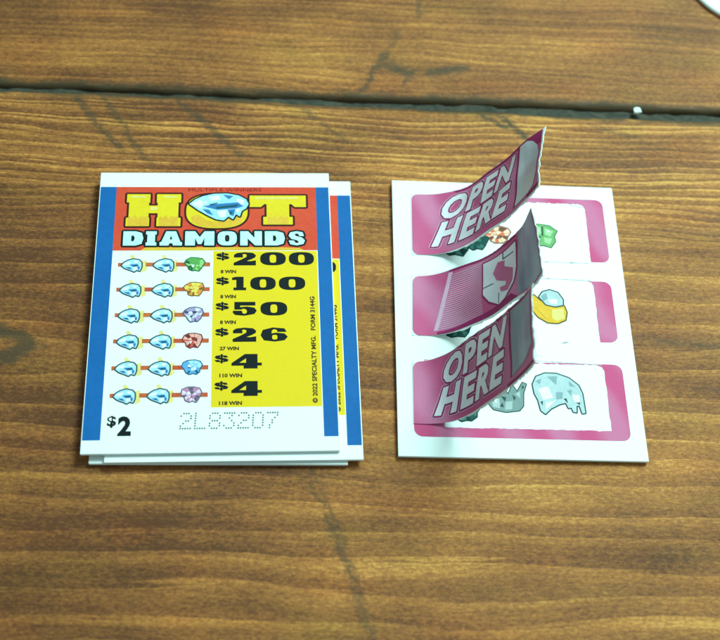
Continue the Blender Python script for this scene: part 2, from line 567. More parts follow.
        h = n.m_('DIVIDE', n.m_('ADD', n.m_('MULTIPLY', px, bx - ax), n.m_('MULTIPLY', py, by - ay)), L2, clamp=True)
        qx = n.m_('SUBTRACT', px, n.m_('MULTIPLY', h, bx - ax)); qy = n.m_('SUBTRACT', py, n.m_('MULTIPLY', h, by - ay))
        qx = n.m_('ADD', qx, wob)
        d = n.m_('SQRT', n.m_('ADD', n.m_('MULTIPLY', qx, qx), n.m_('MULTIPLY', qy, qy)))
        s = n.smooth(d, wd * 0.05, wd * 1.05, min(1.0, st * 1.1), 0.0)
        total = s if total is None else n.m_('MAXIMUM', total, s)
    total = n.m_('MULTIPLY', total, n.smooth(n.noise(X, Y, 0.3, 1.6, 3, 0.6, 6.1), 0.30, 0.55, 0.30, 1.0))
    # the knot at the left edge: dark ring with a paler heart
    d, dy = blob(-72.0, -8.3, 8.5, 4.2)
    d = n.m_('ADD', d, n.m_('MULTIPLY', n.m_('SUBTRACT', n.noise(X, Y, 0.25, 0.5, 3, 0.6, 4.4), 0.5), 0.9))
    kn = n.m_('MULTIPLY', n.smooth(d, 0.25, 0.7), n.smooth(d, 1.3, 0.95))
    total = n.m_('MAXIMUM', total, n.m_('MULTIPLY', kn, 0.8))
    # joint stain
    ej = n.m_('ABSOLUTE', n.m_('SUBTRACT', Y, 57.2))
    ej = n.m_('SUBTRACT', ej, n.m_('MULTIPLY', n.noise(X, Y, 0.16, 0.4, 4, 0.65, 1.7), 3.4))
    ej = n.m_('SUBTRACT', ej, n.smooth(X, -40.0, 50.0, 0.0, 0.7))
    total = n.m_('MAXIMUM', total, n.smooth(ej, -0.7, 1.3, 0.92, 0.0))
    c = n.mix(total, c, (0.056, 0.038, 0.020))
    n.put(n.bsdf.inputs['Base Color'], c)
    n.put(n.bsdf.inputs['Roughness'], n.m_('ADD', 0.50, n.m_('MULTIPLY', f1, 0.22)))
    n.bsdf.inputs['Specular IOR Level'].default_value = 0.18
    hgt = n.m_('ADD', n.m_('MULTIPLY', f1, 0.6), n.m_('ADD', n.m_('MULTIPLY', f2, 0.5), n.m_('MULTIPLY', r1, 0.3)))
    hgt = n.m_('ADD', hgt, n.m_('MULTIPLY', pore, 0.5))
    n.bump(hgt, 0.00014, 0.55)
    return n.m


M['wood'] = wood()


def grime():
    n = NT('joint_grime')
    _, x, y, z = n.coord()
    a = n.noise(x, y, 500, 900, 4, 0.7)
    n.put(n.bsdf.inputs['Base Color'], n.mix(n.smooth(a, 0.3, 0.75), (0.018, 0.020, 0.016), (0.075, 0.062, 0.040)))
    n.bsdf.inputs['Roughness'].default_value = 0.9
    n.bump(a, 0.0005, 0.6)
    return n.m


M['grime'] = grime()

table = empty('tabletop', (0, 0, 0), TA)
setp(table, kind='structure')


def hash1(i, s):
    r = math.sin(i * 127.1 + s * 311.7) * 43758.5453
    return r - math.floor(r)


def vnoise(t, s):
    i = math.floor(t); f = t - i; f = f * f * (3 - 2 * f)
    return hash1(i, s) * (1 - f) + hash1(i + 1, s) * f - 0.5


def plank(y0, y1, e0, e1, seed):
    """board from y0 to y1 (mm); e0/e1 = function giving each edge's wander"""
    xs = [-550, -400, -260, -180, -130] + [-110 + 0.8 * i for i in range(int(230 / 0.8))] + [130, 180, 260, 400, 550]
    V, F = [], []
    prof = ((0, -18), (0, -1.6), (0.25, -0.8), (0.8, -0.22), (1.7, -0.03), (3.2, 0))
    rows = len(prof) * 2
    for i, x in enumerate(xs):
        a, b = y0 + e0(x), y1 + e1(x)
        k = 1 + 0.9 * vnoise(x / 5, seed)
        for d, z in prof: V.append((x / 1000, (a + d * k) / 1000, z / 1000))
        for d, z in reversed(prof): V.append((x / 1000, (b - d * k) / 1000, z / 1000))
    for i in range(len(xs) - 1):
        for j in range(rows):
            p, q = i * rows + j, i * rows + (j + 1) % rows
            F.append((p, p + rows, q + rows, q))
    F.append(tuple(range(rows))); F.append(tuple(range(len(V) - 1, len(V) - rows - 1, -1)))
    return link_mesh('plank', V, F, [M['wood']], None, table, True)


def wander(seed, amp=1.0):
    return lambda x: amp * (0.9 * vnoise(x / 26, seed) + 0.7 * vnoise(x / 8, seed + 3) + 0.45 * vnoise(x / 2.3, seed + 5))


lo = wander(1.3, 0.8); hi = wander(4.7, 0.8)
widen = lambda x: 0.45 * max(-0.35, min(1, (x + 40) / 90))
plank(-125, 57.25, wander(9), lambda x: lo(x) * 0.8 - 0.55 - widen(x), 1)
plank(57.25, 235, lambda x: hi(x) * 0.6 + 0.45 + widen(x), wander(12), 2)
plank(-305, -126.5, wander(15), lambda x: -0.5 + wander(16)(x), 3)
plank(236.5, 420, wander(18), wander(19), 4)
gv, gf = [], []
gx = [-550 + 2.0 * i for i in range(551)]
for x in gx:
    for k, yy in enumerate((-3, -1, 1, 3)):
        gv.append((x / 1000, (57.3 + yy) / 1000, (-1.3 + 0.7 * vnoise(x / 3, 20 + k)) / 1000))
for i in range(len(gx) - 1):
    for k in range(3):
        p = i * 4 + k
        gf.append((p, p + 4, p + 5, p + 1))
link_mesh('joint_filler', gv, gf, [M['grime']], None, table, True)

# ------------------------------------------------------------------ ticket body
def card_body(parent, thick, mat='paper', name='card', warp=0.0):
    n = 12
    r = 0.12
    ring = rrect(0, 0, W, H, r, n=3)
    V, F = [], []
    b = 0.05
    for dz, ins in ((0, 0.03), (b, 0), (thick * 0.46, 0), (thick * 0.5, 0.035), (thick * 0.54, 0), (thick - b, 0), (thick, 0.04)):
        for x, y in ring:
            cx = x + (ins if x < W / 2 else -ins); cy = y + (ins if y < H / 2 else -ins)
            V.append(((cx - W / 2) / 1000, (H / 2 - cy) / 1000, dz / 1000))
    k = len(ring)
    for l in range(6):
        for i in range(k):
            j = (i + 1) % k
            F.append((l * k + i, (l + 1) * k + i, (l + 1) * k + j, l * k + j))
    F.append(tuple(range(k))); F.append(tuple(range(7 * k - 1, 6 * k - 1, -1)))
    return link_mesh(name, V, F, [M[mat]], None, parent)


THK = 0.62


def tr(polys, cx, cy, s=1.0, sy=None):
    return [[(cx + x * s, cy + y * (sy or s)) for x, y in p] for p in polys]


DIA_OUT = [(-2.15, .15), (-1.75, -.55), (-.9, -1.15), (.3, -1.5), (1.5, -1.25), (2.0, -.6), (2.05, .5), (1.75, 1.5), (1.1, 1.25), (.55, 1.7), (-.1, 1.35), (-.8, 1.1), (-1.5, .75)]


def diamond_icon(cx, cy, s=0.93):
    o = outline(shape(tr([DIA_OUT], cx, cy, s)[0]), .27)
    q = lambda *p: tr([list(p)], cx, cy, s)
    return [('slate', 1, o), ('paleblue', 2, tr([DIA_OUT], cx, cy, s)),
            ('white', 3, q((-2.0, .1), (-1.4, -.6), (-.2, -.85), (-.5, -.1)) + q((.6, -1.2), (1.4, -1.0), (1.0, -.5), (.4, -.7)) + q((.35, .55), (1.3, .7), (1.1, 1.2), (.5, 1.45))),
            ('midblue', 3.5, q((-.5, -.1), (1.2, -.25), (1.55, .35), (.2, .45)) + q((-1.4, .6), (-.3, .55), (.1, 1.2), (-.7, .95)) + q((1.2, .5), (1.75, .4), (1.6, 1.3), (1.25, 1.0))),
            ('teal', 4, q((.3, .05), (1.25, .0), (1.0, .3), (.3, .35)) + q((-1.0, .8), (-.6, .7), (-.5, .95)))]


GEM_OUT = [(-2.0, -.4), (-1.7, -1.15), (-.8, -1.6), (.5, -1.7), (1.6, -1.35), (2.0, -.55), (1.65, .2), (1.4, .9), (.9, 1.5), (.2, 1.35), (-.5, 1.6), (-1.15, 1.2), (-1.35, .5), (-1.8, .1)]


def gem_icon(cx, cy, tint, rnd, s=0.95):
    o2 = [(x + rnd.uniform(-.12, .12), y + rnd.uniform(-.12, .12)) for x, y in GEM_OUT]
    base = tr([o2], cx, cy, s)
    o = outline(shape(base[0]), .2)
    L = [(x * .52 + rnd.uniform(-.12, .12), y * .5 + rnd.uniform(-.1, .1)) for x, y in o2]
    groups = {'a': [], 'b': [], 'c': [], 'w': []}
    n_ = len(o2)
    for k in range(n_):
        q = [o2[k], o2[(k + 1) % n_], L[(k + 1) % n_], L[k]]
        c0 = (sum(p[0] for p in q) / 4, sum(p[1] for p in q) / 4)
        q = [(c0[0] + (p[0] - c0[0]) * .86, c0[1] + (p[1] - c0[1]) * .86) for p in q]
        groups['abcaba'[rnd.randrange(6)]].extend(tr([q], cx, cy, s))
    for k in range(0, n_, 2):
        q = [L[k], L[(k + 1) % n_], L[(k + 2) % n_], (rnd.uniform(-.1, .1), rnd.uniform(-.1, .1))]
        c0 = (sum(p[0] for p in q) / 4, sum(p[1] for p in q) / 4)
        q = [(c0[0] + (p[0] - c0[0]) * .84, c0[1] + (p[1] - c0[1]) * .84) for p in q]
        groups['aawbc'[rnd.randrange(5)]].extend(tr([q], cx, cy, s))
    return [(tint + '3', 1, o), (tint + '2', 2, shape(base[0])), (tint + '1', 3, groups['a']), (tint + '3', 3.4, groups['c']), ('white', 3.8, groups['w'])]


DOT = {'2': '01110 10001 00001 00110 01000 10000 11111', 'L': '10000 10000 10000 10000 10000 10000 11111',
       '8': '01110 10001 10001 01110 10001 10001 01110', '3': '11111 00010 00100 00010 00001 10001 01110',
       '0': '01110 10001 10001 10001 10001 10001 01110', '7': '11111 00001 00010 00100 00100 01000 01000'}


def make_ticket():
    root = empty('ticket')
    card_body(root, THK)
    fm = flat_map(THK)
    art('blue_border', [('blue', 0, [rect(.16, 3.7, 3.45, 61.8)])], root, fm)
    art('blue_border', [('blue', 0, [rect(44.7, 3.7, 47.42, 61.6)])], root, fm)
    hd = art('header_panel', [('red', 0, [rect(3.45, 3.7, 44.7, 19.7)]), ('orange', 1, [[(9, 19.7), (10, 18.9), (36, 18.9), (41, 19.1), (42, 19.7)]])], root, fm)
    art('heading_text', [('darkred', 2, text('MULTIPLE WINNERS', 18.2, 4.05, 33.4, 4.85, .0))], hd, fm)
    Hh = glyph('H', 5.7, 5.6, 16.8, 13.7)
    Oo = shape(ellipse(24.2, 9.9, 6.3, 4.3, 36, 2.6), ellipse(24.2, 9.9, 2.0, 2.2, 16, 2.6))
    Tt = glyph('T', 30.9, 5.9, 42.6, 13.3)
    drip = []
    for x0, x1, yb in ((6.1, 10.2, 13.6), (12.4, 16.3, 13.6), (34.6, 38.9, 13.2)):
        pts = [(x0, yb), (x0, 11.6)]
        k = 7
        for i in range(k):
            pts.append((x0 + (x1 - x0) * (i + .5) / k, 11.2 + (.7 if i % 2 else 0) - .2 * (i % 3)))
        pts += [(x1, 11.6), (x1, yb)]
        drip.append(pts)
    drip.append([(18.9, 11.3), (20.5, 10.8), (22, 12.2), (24, 12.6), (26, 12.4), (28, 11.5), (29.7, 11), (29.2, 12.9), (26.8, 13.9), (24, 14.05), (20.8, 13.7), (19.2, 12.6)])
    art('title_lettering', [('maroon', 2, outline(Hh + Oo + Tt, .42)), ('gold', 3, Hh + Oo + Tt), ('orange', 4, drip),
                            ('paleyellow', 4.5, [rect(6.6, 6.1, 9.6, 6.5), rect(13.2, 6.1, 15.9, 6.5), rect(32, 6.4, 41, 6.8), rect(10.6, 8.9, 12.0, 9.6)])], hd, fm)
    D0 = [(18.5, 8.1), (19.6, 7.0), (21.3, 6.1), (23.5, 5.5), (26.2, 5.4), (28.6, 5.9), (30.2, 6.9), (30.7, 8.1), (30.2, 9.2), (29.3, 9.9), (28.9, 11.3), (28.1, 10.7),
          (27.5, 12.0), (26.6, 11.3), (25.6, 12.3), (24.0, 12.0), (22.3, 11.0), (20.4, 9.7)]
    art('diamond_emblem', [('black', 5, outline(shape(D0), .34)), ('paleblue', 6, shape(D0)),
                           ('white', 7, [[(18.9, 8.1), (20.6, 7.0), (21.6, 7.9), (20.8, 9.3)], [(22.4, 6.3), (24.6, 5.9), (24.9, 7.0), (23.0, 7.4)], [(24.2, 10.0), (26.2, 9.7), (26.0, 11.4), (24.8, 11.5)],
                                         [(28.2, 6.6), (29.9, 7.3), (29.4, 8.3), (28.4, 7.6)], [(27.9, 9.6), (28.9, 9.3), (28.5, 10.4)]]),
                           ('midblue', 7.5, [[(21.3, 8.7), (24.5, 8.1), (28.5, 7.7), (29.6, 8.7), (28.2, 9.2), (24.2, 9.6)], [(26.4, 9.6), (28.0, 9.4), (27.6, 11.2), (26.9, 10.8)], [(25.4, 5.7), (27.6, 6.1), (26.6, 6.9)], [(21.2, 9.4), (22.6, 9.6), (23.4, 11.0), (22.2, 10.5)]]),
                           ('teal', 8, [[(24.0, 8.9), (28.6, 8.2), (28.3, 8.8), (24.2, 9.4)], [(26.6, 10.2), (27.4, 10.1), (27.1, 11.1)], [(22.6, 8.2), (24.2, 7.8), (24.4, 8.0), (22.8, 8.5)]]),
                           ('lilac1', 8.5, [[(20.9, 7.6), (22.0, 7.3), (22.3, 8.0), (21.3, 8.3)]])], hd, fm)
    letters = []
    for ch, a, b in zip('DIAMONDS', (5.4, 9.95, 12.75, 17.85, 24.4, 29.0, 34.0, 38.8), (9.45, 12.1, 17.25, 23.75, 28.3, 33.4, 38.1, 42.2)):
        letters.append((glyph(ch, a, 15.0, b, 18.5)))
    al = [t for l in letters for t in l]
    art('subtitle_lettering', [('black', 4, [p for l in letters for p in outline(l, .42)]), ('cyan', 5, al)], hd, fm)
    # symbols
    rnd = random.Random(3)
    for i in range(6):
        yc = 23.1 + 5.9 * i
        bars = [rect(4.7, yc - .45, 6.5, yc + .45), rect(10.2, yc - .5, 12.8, yc + .45), rect(16.2, yc - .5, 18.5, yc + .45), rect(21.2, yc - .5, 23.0, yc + .45)]
        yb = [[(9.3, yc - .9), (10.3, yc - 1.1), (10.5, yc + 1.3), (9.5, yc + 1.9)], [(15.6, yc - .9), (16.5, yc - 1.1), (16.6, yc + 1.3), (15.7, yc + 1.9)],
              [(7.0, yc - 2.2), (7.6, yc - 2.4), (8.2, yc - 1.4), (7.2, yc - 1.5)], [(13.3, yc - 2.2), (13.9, yc - 2.4), (14.5, yc - 1.4), (13.5, yc - 1.5)]]
        art('symbol_bar', [('paleyellow', 1, yb), ('barred', 2, bars)], root, fm)
        art('diamond_symbol', [(m, l + 1.5, p) for m, l, p in diamond_icon(7.45, yc + .1)], root, fm)
        art('diamond_symbol', [(m, l + 1.5, p) for m, l, p in diamond_icon(13.75, yc + .1)], root, fm)
        art('gem_symbol', [(m, l + 1.5, p) for m, l, p in gem_icon(19.9, yc, ('green', 'amber', 'lilac', 'ruby', 'sky', 'rose')[i], rnd)], root, fm)
    yp = art('prize_panel', [('yellow', 0, [rect(23.6, 19.85, 44.55, 55.3)])], root, fm)
    spec = (('200', ((27.6, 32.3), (33.0, 38.2), (38.8, 43.9)), '8 WIN'), ('100', ((27.4, 30.2), (31.0, 36.1), (36.7, 42.0)), '8 WIN'),
            ('50', ((27.5, 32.3), (33.0, 38.3)), '8 WIN'), ('26', ((27.5, 32.3), (33.0, 38.3)), '27 WIN'),
            ('4', ((27.4, 33.2),), '110 WIN'), ('4', ((27.4, 33.2),), '118 WIN'))
    for i, (s, spans, wn) in enumerate(spec):
        y = 20.15 + 5.92 * i
        g = dollar(24.1, y + .05, 26.9, y + 1.95)
        for ch, (a, b) in zip(s, spans): g += glyph(ch, a, y, b, y + 3.2)
        art('prize_amount', [('black', 1, g)], yp, fm)
        art('winner_count', [('brown', 1, text(wn, 25.1, y + 4.25, 25.1 + .62 * len(wn), y + 5.1, .05))], yp, fm)
    art('form_text', [('brown', 1, text('\u00a9 2022 SPECIALTY MFG.   FORM 3144G', 42.75, 30.8, 43.75, 54.6, .035, 0, 1))], yp, fm)
    art('price_mark', [('black', 0, text('$', 4.5, 56.8, 6.2, 59.3, .03) + text('2', 6.5, 56.9, 9.0, 61.0, .05))], root, fm)
    dots = []
    for k, ch in enumerate('2L83207'):
        x0 = 18.0 + 2.68 * k
        for r, row in enumerate(DOT[ch].split()):
            for c, b in enumerate(row):
                if b == '1':
                    cx, cy = x0 + c * .46 + (6 - r) * .03, 56.5 + r * .52
                    dots.append([(cx + (.2 * math.cos(q * PI / 3)), cy + .2 * math.sin(q * PI / 3)) for q in range(6)])
    art('serial_number', [('grey', 0, dots)], root, fm)
    return root


def copy_tree(o, parent=None):
    c = o.copy()
    COL.objects.link(c)
    c.parent = parent
    for ch in list(o.children):
        copy_tree(ch, c)
    return c


GRP = 'pull-tab tickets stacked at the left'
top = make_ticket()
mid = copy_tree(top)
bot = copy_tree(top)
top.location = (-0.029068, -0.001928, 0.00190); top.rotation_euler.z = 0.15386
mid.location = (-0.024463, -0.002713, 0.00115); mid.rotation_euler.z = 0.15034
bot.location = (-0.026724, -0.003290, 0.00040); bot.rotation_euler.z = 0.13287
setp(top, 'top ticket of the stack, its red heading, yellow prizes and symbol rows all visible', 'ticket', GRP)
setp(mid, 'middle ticket of the stack, its blue right strip poking out beside the top one', 'ticket', GRP)
setp(bot, 'lowest ticket of the stack, only its plain white front edge showing on the wood', 'ticket', GRP)

# ------------------------------------------------------------------ the opened ticket
op = empty('opened_ticket', (0.030303, 0.005627, 0.00045), 0.11288)
setp(op, 'opened pull-tab ticket lying face down with three magenta OPEN HERE flaps peeled up', 'ticket')
card_body(op, THK)
fo = flat_map(THK)


def jag(p0, p1, amp, n, rnd):
    out = []
    for i in range(1, n):
        t = i / n
        x, y = p0[0] + (p1[0] - p0[0]) * t, p0[1] + (p1[1] - p0[1]) * t
        dx, dy = p1[0] - p0[0], p1[1] - p0[1]; L = math.hypot(dx, dy)
        k = rnd.uniform(-amp, amp) + (amp * 1.6 if rnd.random() < .12 else 0)
        out.append((x - dy / L * k, y + dx / L * k))
    return out


rj = random.Random(11)


def frame(y0, y1, top_h, bot_h, xr0, xr1, xl, rnd, tl=4.0):
    out = []
    right = [(xr0, y0 + top_h + 1.2)] + [(xr0 + rnd.uniform(-.08, .08), y0 + top_h + 1.2 + (y1 - y0 - top_h - bot_h - 1.4) * i / 14) for i in range(1, 14)] + [(xr0, y1 - bot_h)]
    o = rrect(xl, y0, xr1, y1, 1.7, (0, 1, 1, 0))
    # outer boundary of the right column, clipped to x >= xr0
    col = [(x, y) for x, y in o if x > xr0]
    poly = [(xr0 - 1.3, y0)] + [p for p in col if p[1] < (y0 + y1) / 2] + [p for p in col if p[1] >= (y0 + y1) / 2] + [(xr0, y1)]
    poly += list(reversed(right)) + [(xr0 - .4, y0 + top_h + .35), (xr0 - 1.3, y0 + top_h)]
    out += shape(poly)
    if top_h > 0.3:
        t = [(xl, y0), (xr0 - 1.28, y0), (xr0 - 1.28, y0 + top_h)] + jag((xr0 - 1.28, y0 + top_h), (xl, y0 + top_h), .1, 60, rnd) + [(xl, y0 + top_h)]
        out += shape(t)
    if bot_h > 0.3:
        t = [(xr0 + .02, y1), (xl, y1), (xl, y1 - bot_h)] + jag((xl, y1 - bot_h), (xr0, y1 - bot_h), .08, 60, rnd) + [(xr0 + .02, y1 - bot_h)]
        out += shape(t)
    return out


win = {}
art('window_frame', [('magenta', 0, frame(3.35, 19.5, 1.35, 0, 41.1, 45.1, 20, rj))], op, fo)
art('window_frame', [('magenta', 0, frame(24.2, 38.7, 0.0, 0, 41.0, 44.7, 36.0, rj))], op, fo)
art('window_frame', [('magenta', 0, frame(43.7, 60.4, 0.32, 2.1, 41.1, 44.75, 5.5, rj))], op, fo)


def torn_line(x0, y0, x1, y1, w, rnd):
    """raised grey-pink ridge of the torn perforation"""
    n = int(abs(x1 - x0) + abs(y1 - y0)) * 2
    a, b = [], []
    for i in range(n + 1):
        t = i / n
        x, y = x0 + (x1 - x0) * t, y0 + (y1 - y0) * t
        k = w * rnd.uniform(.25, 1.0) + (w * 1.6 if rnd.random() < .08 else 0)
        a.append((x, y - k)); b.append((x, y + k * rnd.uniform(.3, 1)))
    return [[a[i], a[i + 1], b[i + 1], b[i]] for i in range(n)]


M['tearline'] = ink('grey_tear_line', (0.30, 0.32, 0.34), (0.55, 0.40, 0.48), 0.8)
art('tear_line', [('tearline', 1, torn_line(24, 19.75, 40.6, 19.8, .10, rj) + torn_line(22, 23.7, 40.6, 24.1, .13, rj) + torn_line(22.0, 39.3, 27.5, 39.4, .22, rj) +
                   torn_line(26, 43.3, 40.8, 43.9, .14, rj) + torn_line(38.0, 5.0, 40.6, 5.6, .12, rj) + torn_line(33, 39.2, 34.6, 38.9, .14, rj) + torn_line(23, 41.9, 29, 42.2, .10, rj))], op, fo)

# revealed symbols
rg = random.Random(5)
J = lambda name, layers: art(name, layers, op, fo, base=2)
JD = [(29.4, 11.0), (30.6, 10.3), (33.0, 10.6), (34.6, 11.9), (33.9, 13.2), (34.0, 14.6), (33.0, 16.1), (31.4, 15.6), (29.6, 15.9), (29.0, 14.0)]
J('jade_symbol', [('jade3', 1, outline(shape(JD), .2)), ('jade2', 2, shape(JD)),
                  ('jade1', 3, [[(29.8, 11.3), (31.4, 10.8), (31.2, 12.8), (29.8, 13.0)], [(32.0, 11.2), (33.8, 12.0), (33.0, 13.4), (31.9, 12.9)], [(31.6, 13.6), (33.4, 13.9), (32.8, 15.3), (31.8, 14.9)]]),
                  ('jade3', 3.4, [[(31.3, 10.8), (31.7, 10.9), (31.6, 13.3), (31.2, 13.1)], [(29.7, 13.3), (31.2, 13.4), (31.0, 13.7), (29.8, 13.6)], [(30.0, 14.4), (31.0, 14.3), (30.6, 15.1)]]),
                  ('white', 3.8, [[(32.4, 11.6), (33.2, 12.0), (32.6, 12.4)], [(30.2, 11.7), (30.8, 11.5), (30.7, 12.3)]])])
J('fire_symbol', gem_icon(21.9, 13.4, 'fire', rg, 1.35))
J('pine_symbol', gem_icon(12.6, 15.9, 'pine', rg, 1.9) + gem_icon(17.2, 15.2, 'pine', rg, 1.3)[:3])
# ring
RO = [(27.2, 28.6), (28.4, 28.0), (29.6, 29.3), (31.4, 30.3), (34.4, 30.4), (34.8, 31.9), (34.4, 33.7), (32.8, 34.5), (30.8, 34.4), (29.0, 33.2), (27.6, 31.2)]
RS = [(29.5, 28.4), (30.3, 27.2), (31.8, 26.7), (33.4, 27.3), (34.3, 28.9), (34.2, 30.2), (32.6, 30.6), (30.8, 30.2)]
J('pine_symbol', gem_icon(13.0, 54.7, 'pine', rg, 1.5))
J('ring_symbol', [('ring3', 1, outline(shape(RO), .3)), ('ring2', 2, [RO]), ('ring1', 3, [[(31.9, 31.4), (34.2, 31.0), (34.3, 33.3), (32.8, 34.0), (31.8, 33.4)]]),
                  ('slate', 3.5, outline(shape(RS), .28)), ('ice1', 4.5, [RS]), ('white', 5.5, [[(31.2, 29.0), (33.2, 28.8), (33.0, 30.1), (31.6, 29.9)]]),
                  ('ice2', 5.2, [[(29.9, 28.2), (31.0, 27.4), (31.2, 28.8), (30.2, 29.5)]]), ('orange', 5.3, [[(28.2, 30.6), (29.2, 30.2), (31.2, 33.0), (30.6, 33.6)]])])
J('pine_symbol', gem_icon(12.2, 35.9, 'pine', rg, 1.7))
CR = [(17.6, 51.2), (18.8, 50.4), (19.6, 51.2), (20.6, 49.4), (21.6, 51.0), (22.6, 48.9), (23.4, 50.4), (24.6, 48.3), (25.3, 48.6), (24.6, 50.6), (24.4, 53.4), (23.6, 54.4), (21.0, 54.8), (18.6, 54.3), (17.8, 53.2)]
J('crown_symbol', [('crownink3', 1, outline(shape(CR), .2)), ('crownink2', 2, [CR]), ('crownink1', 3, [[(18.2, 51.8), (19.8, 51.7), (19.9, 54.0), (18.5, 53.8)], [(21.0, 52.6), (22.4, 52.4), (22.2, 54.2), (20.8, 54.3)], [(23.0, 50.8), (24.0, 50.2), (23.9, 51.8)]]),
                   ('crownink3', 3.5, [[(20.2, 51.4), (21.2, 51.6), (20.9, 52.6)], [(22.4, 51.0), (23.1, 51.6), (22.7, 52.3)], [(24.4, 49.0), (24.9, 49.1), (24.5, 49.9)], [(19.8, 53.6), (20.4, 52.8), (20.6, 53.8)]]),
                   ('white', 4, [[(18.5, 52.1), (19.3, 52.0), (19.2, 53.0)]])])
IC = [(26.6, 48.6), (27.4, 46.9), (29.2, 46.1), (31.4, 46.1), (33.8, 47.0), (35.6, 48.6), (36.2, 50.4), (36.4, 54.6), (35.8, 54.7), (35.4, 53.0), (34.8, 53.1), (34.7, 54.5), (34.1, 54.4),
      (33.8, 53.5), (33.2, 53.6), (32.8, 52.5), (31.6, 52.8), (29.8, 53.8), (28.6, 55.0), (27.8, 54.3), (27.4, 52.0), (26.8, 50.6)]
J('melting_diamond_symbol', [('ice3', 1, outline(shape(IC), .26)), ('ice1', 2, shape(IC)),
                             ('white', 3, [[(27.6, 49.6), (29.6, 49.0), (30.4, 51.4), (28.4, 52.0)], [(28.8, 52.6), (30.8, 52.0), (29.6, 53.3), (28.8, 54.0)], [(34.2, 50.6), (35.6, 50.8), (35.5, 52.4), (34.4, 52.2)]]),
                             ('ice2', 3.5, [[(29.6, 46.8), (31.6, 46.7), (31.2, 48.6)], [(31.0, 50.2), (32.4, 50.2), (32.2, 51.6), (31.0, 51.8)], [(33.2, 49.8), (34.2, 49.6), (34.0, 51.0)], [(27.2, 47.9), (28.4, 47.3), (28.0, 48.6)], [(33.8, 47.7), (35.0, 48.9), (33.8, 48.8)]]),
                             ('ice3', 4, [[(32.4, 51.6), (33.0, 51.5), (33.2, 52.6)], [(34.8, 52.4), (35.6, 52.3), (35.5, 52.9)], [(27.8, 52.4), (28.3, 52.2), (28.2, 53.2)]])])


# flaps ---------------------------------------------------------------
def spline(pts):
    """arc-length sampled Catmull-Rom through (x, z) points"""
    P = [pts[0]] + list(pts) + [(2 * pts[-1][0] - pts[-2][0], 2 * pts[-1][1] - pts[-2][1])]
    out = []
    for i in range(1, len(P) - 2):
        for k in range(20):
            t = k / 20
            q = []
            for a in (0, 1):
                p0, p1, p2, p3 = P[i - 1][a], P[i][a], P[i + 1][a], P[i + 2][a]
                q.append(0.5 * (2 * p1 + (p2 - p0) * t + (2 * p0 - 5 * p1 + 4 * p2 - p3) * t * t + (3 * p1 - p0 - 3 * p2 + p3) * t ** 3))
            out.append(q)
    out.append(list(pts[-1]))
    for r in range(12):
        out = [out[0]] + [[(out[i - 1][a] + 2 * out[i][a] + out[i + 1][a]) / 4 for a in (0, 1)] for i in range(1, len(out) - 1)] + [out[-1]]
    cum = [0]
    for a, b in zip(out, out[1:]): cum.append(cum[-1] + math.hypot(b[0] - a[0], b[1] - a[1]))

    def f(s):
        if s >= cum[-1]:
            a, b = out[-4], out[-1]
            L = math.hypot(b[0] - a[0], b[1] - a[1]); e = s - cum[-1]
            return b[0] + (b[0] - a[0]) / L * e, b[1] + (b[1] - a[1]) / L * e
        s = max(0, s)
        lo_, hi_ = 0, len(cum) - 1
        while hi_ - lo_ > 1:
            m = (lo_ + hi_) // 2
            if cum[m] <= s: lo_ = m
            else: hi_ = m
        t = (s - cum[lo_]) / max(1e-9, cum[lo_ + 1] - cum[lo_])
        return tuple(out[lo_][a] + (out[lo_ + 1][a] - out[lo_][a]) * t for a in (0, 1))
    return f


def flap_map(yt, yb, ptop, pbot):
    ft, fb = spline(ptop), spline(pbot)

    def pos(s, y):
        t = (y - yt) / (yb - yt)
        a, b = ft(s), fb(s)
        return Vector((a[0] + (b[0] - a[0]) * t, y, a[1] + (b[1] - a[1]) * t))

    def f(s, y, h):
        p = pos(s, y)
        ds = pos(s + .25, y) - pos(max(s - .25, 0), y)
        dy = pos(s, y + .5) - pos(s, y - .5)
        nrm = Vector((-ds.z, 0, ds.x))
        c = ds.cross(dy)
        if c.z < 0 or (abs(c.z) < 1e-6 and c.x > 0): c = -c
        c.normalize()
        k = min(1.0, s / 14.0)
        h = h + k * (0.16 * math.sin(s * .5 + y * .42 + yt) + 0.07 * math.sin(y * .8 - s * .3 + 2 * yt))
        p = p + c * h
        return ((p.x - W / 2) / 1000, (H / 2 - p.y) / 1000, (THK + 0.03 + p.z) / 1000)
    return f


SP = 0.030   # print layer step on the curved flaps
CX = 0.6
FT = 0.10    # half thickness of flap paper


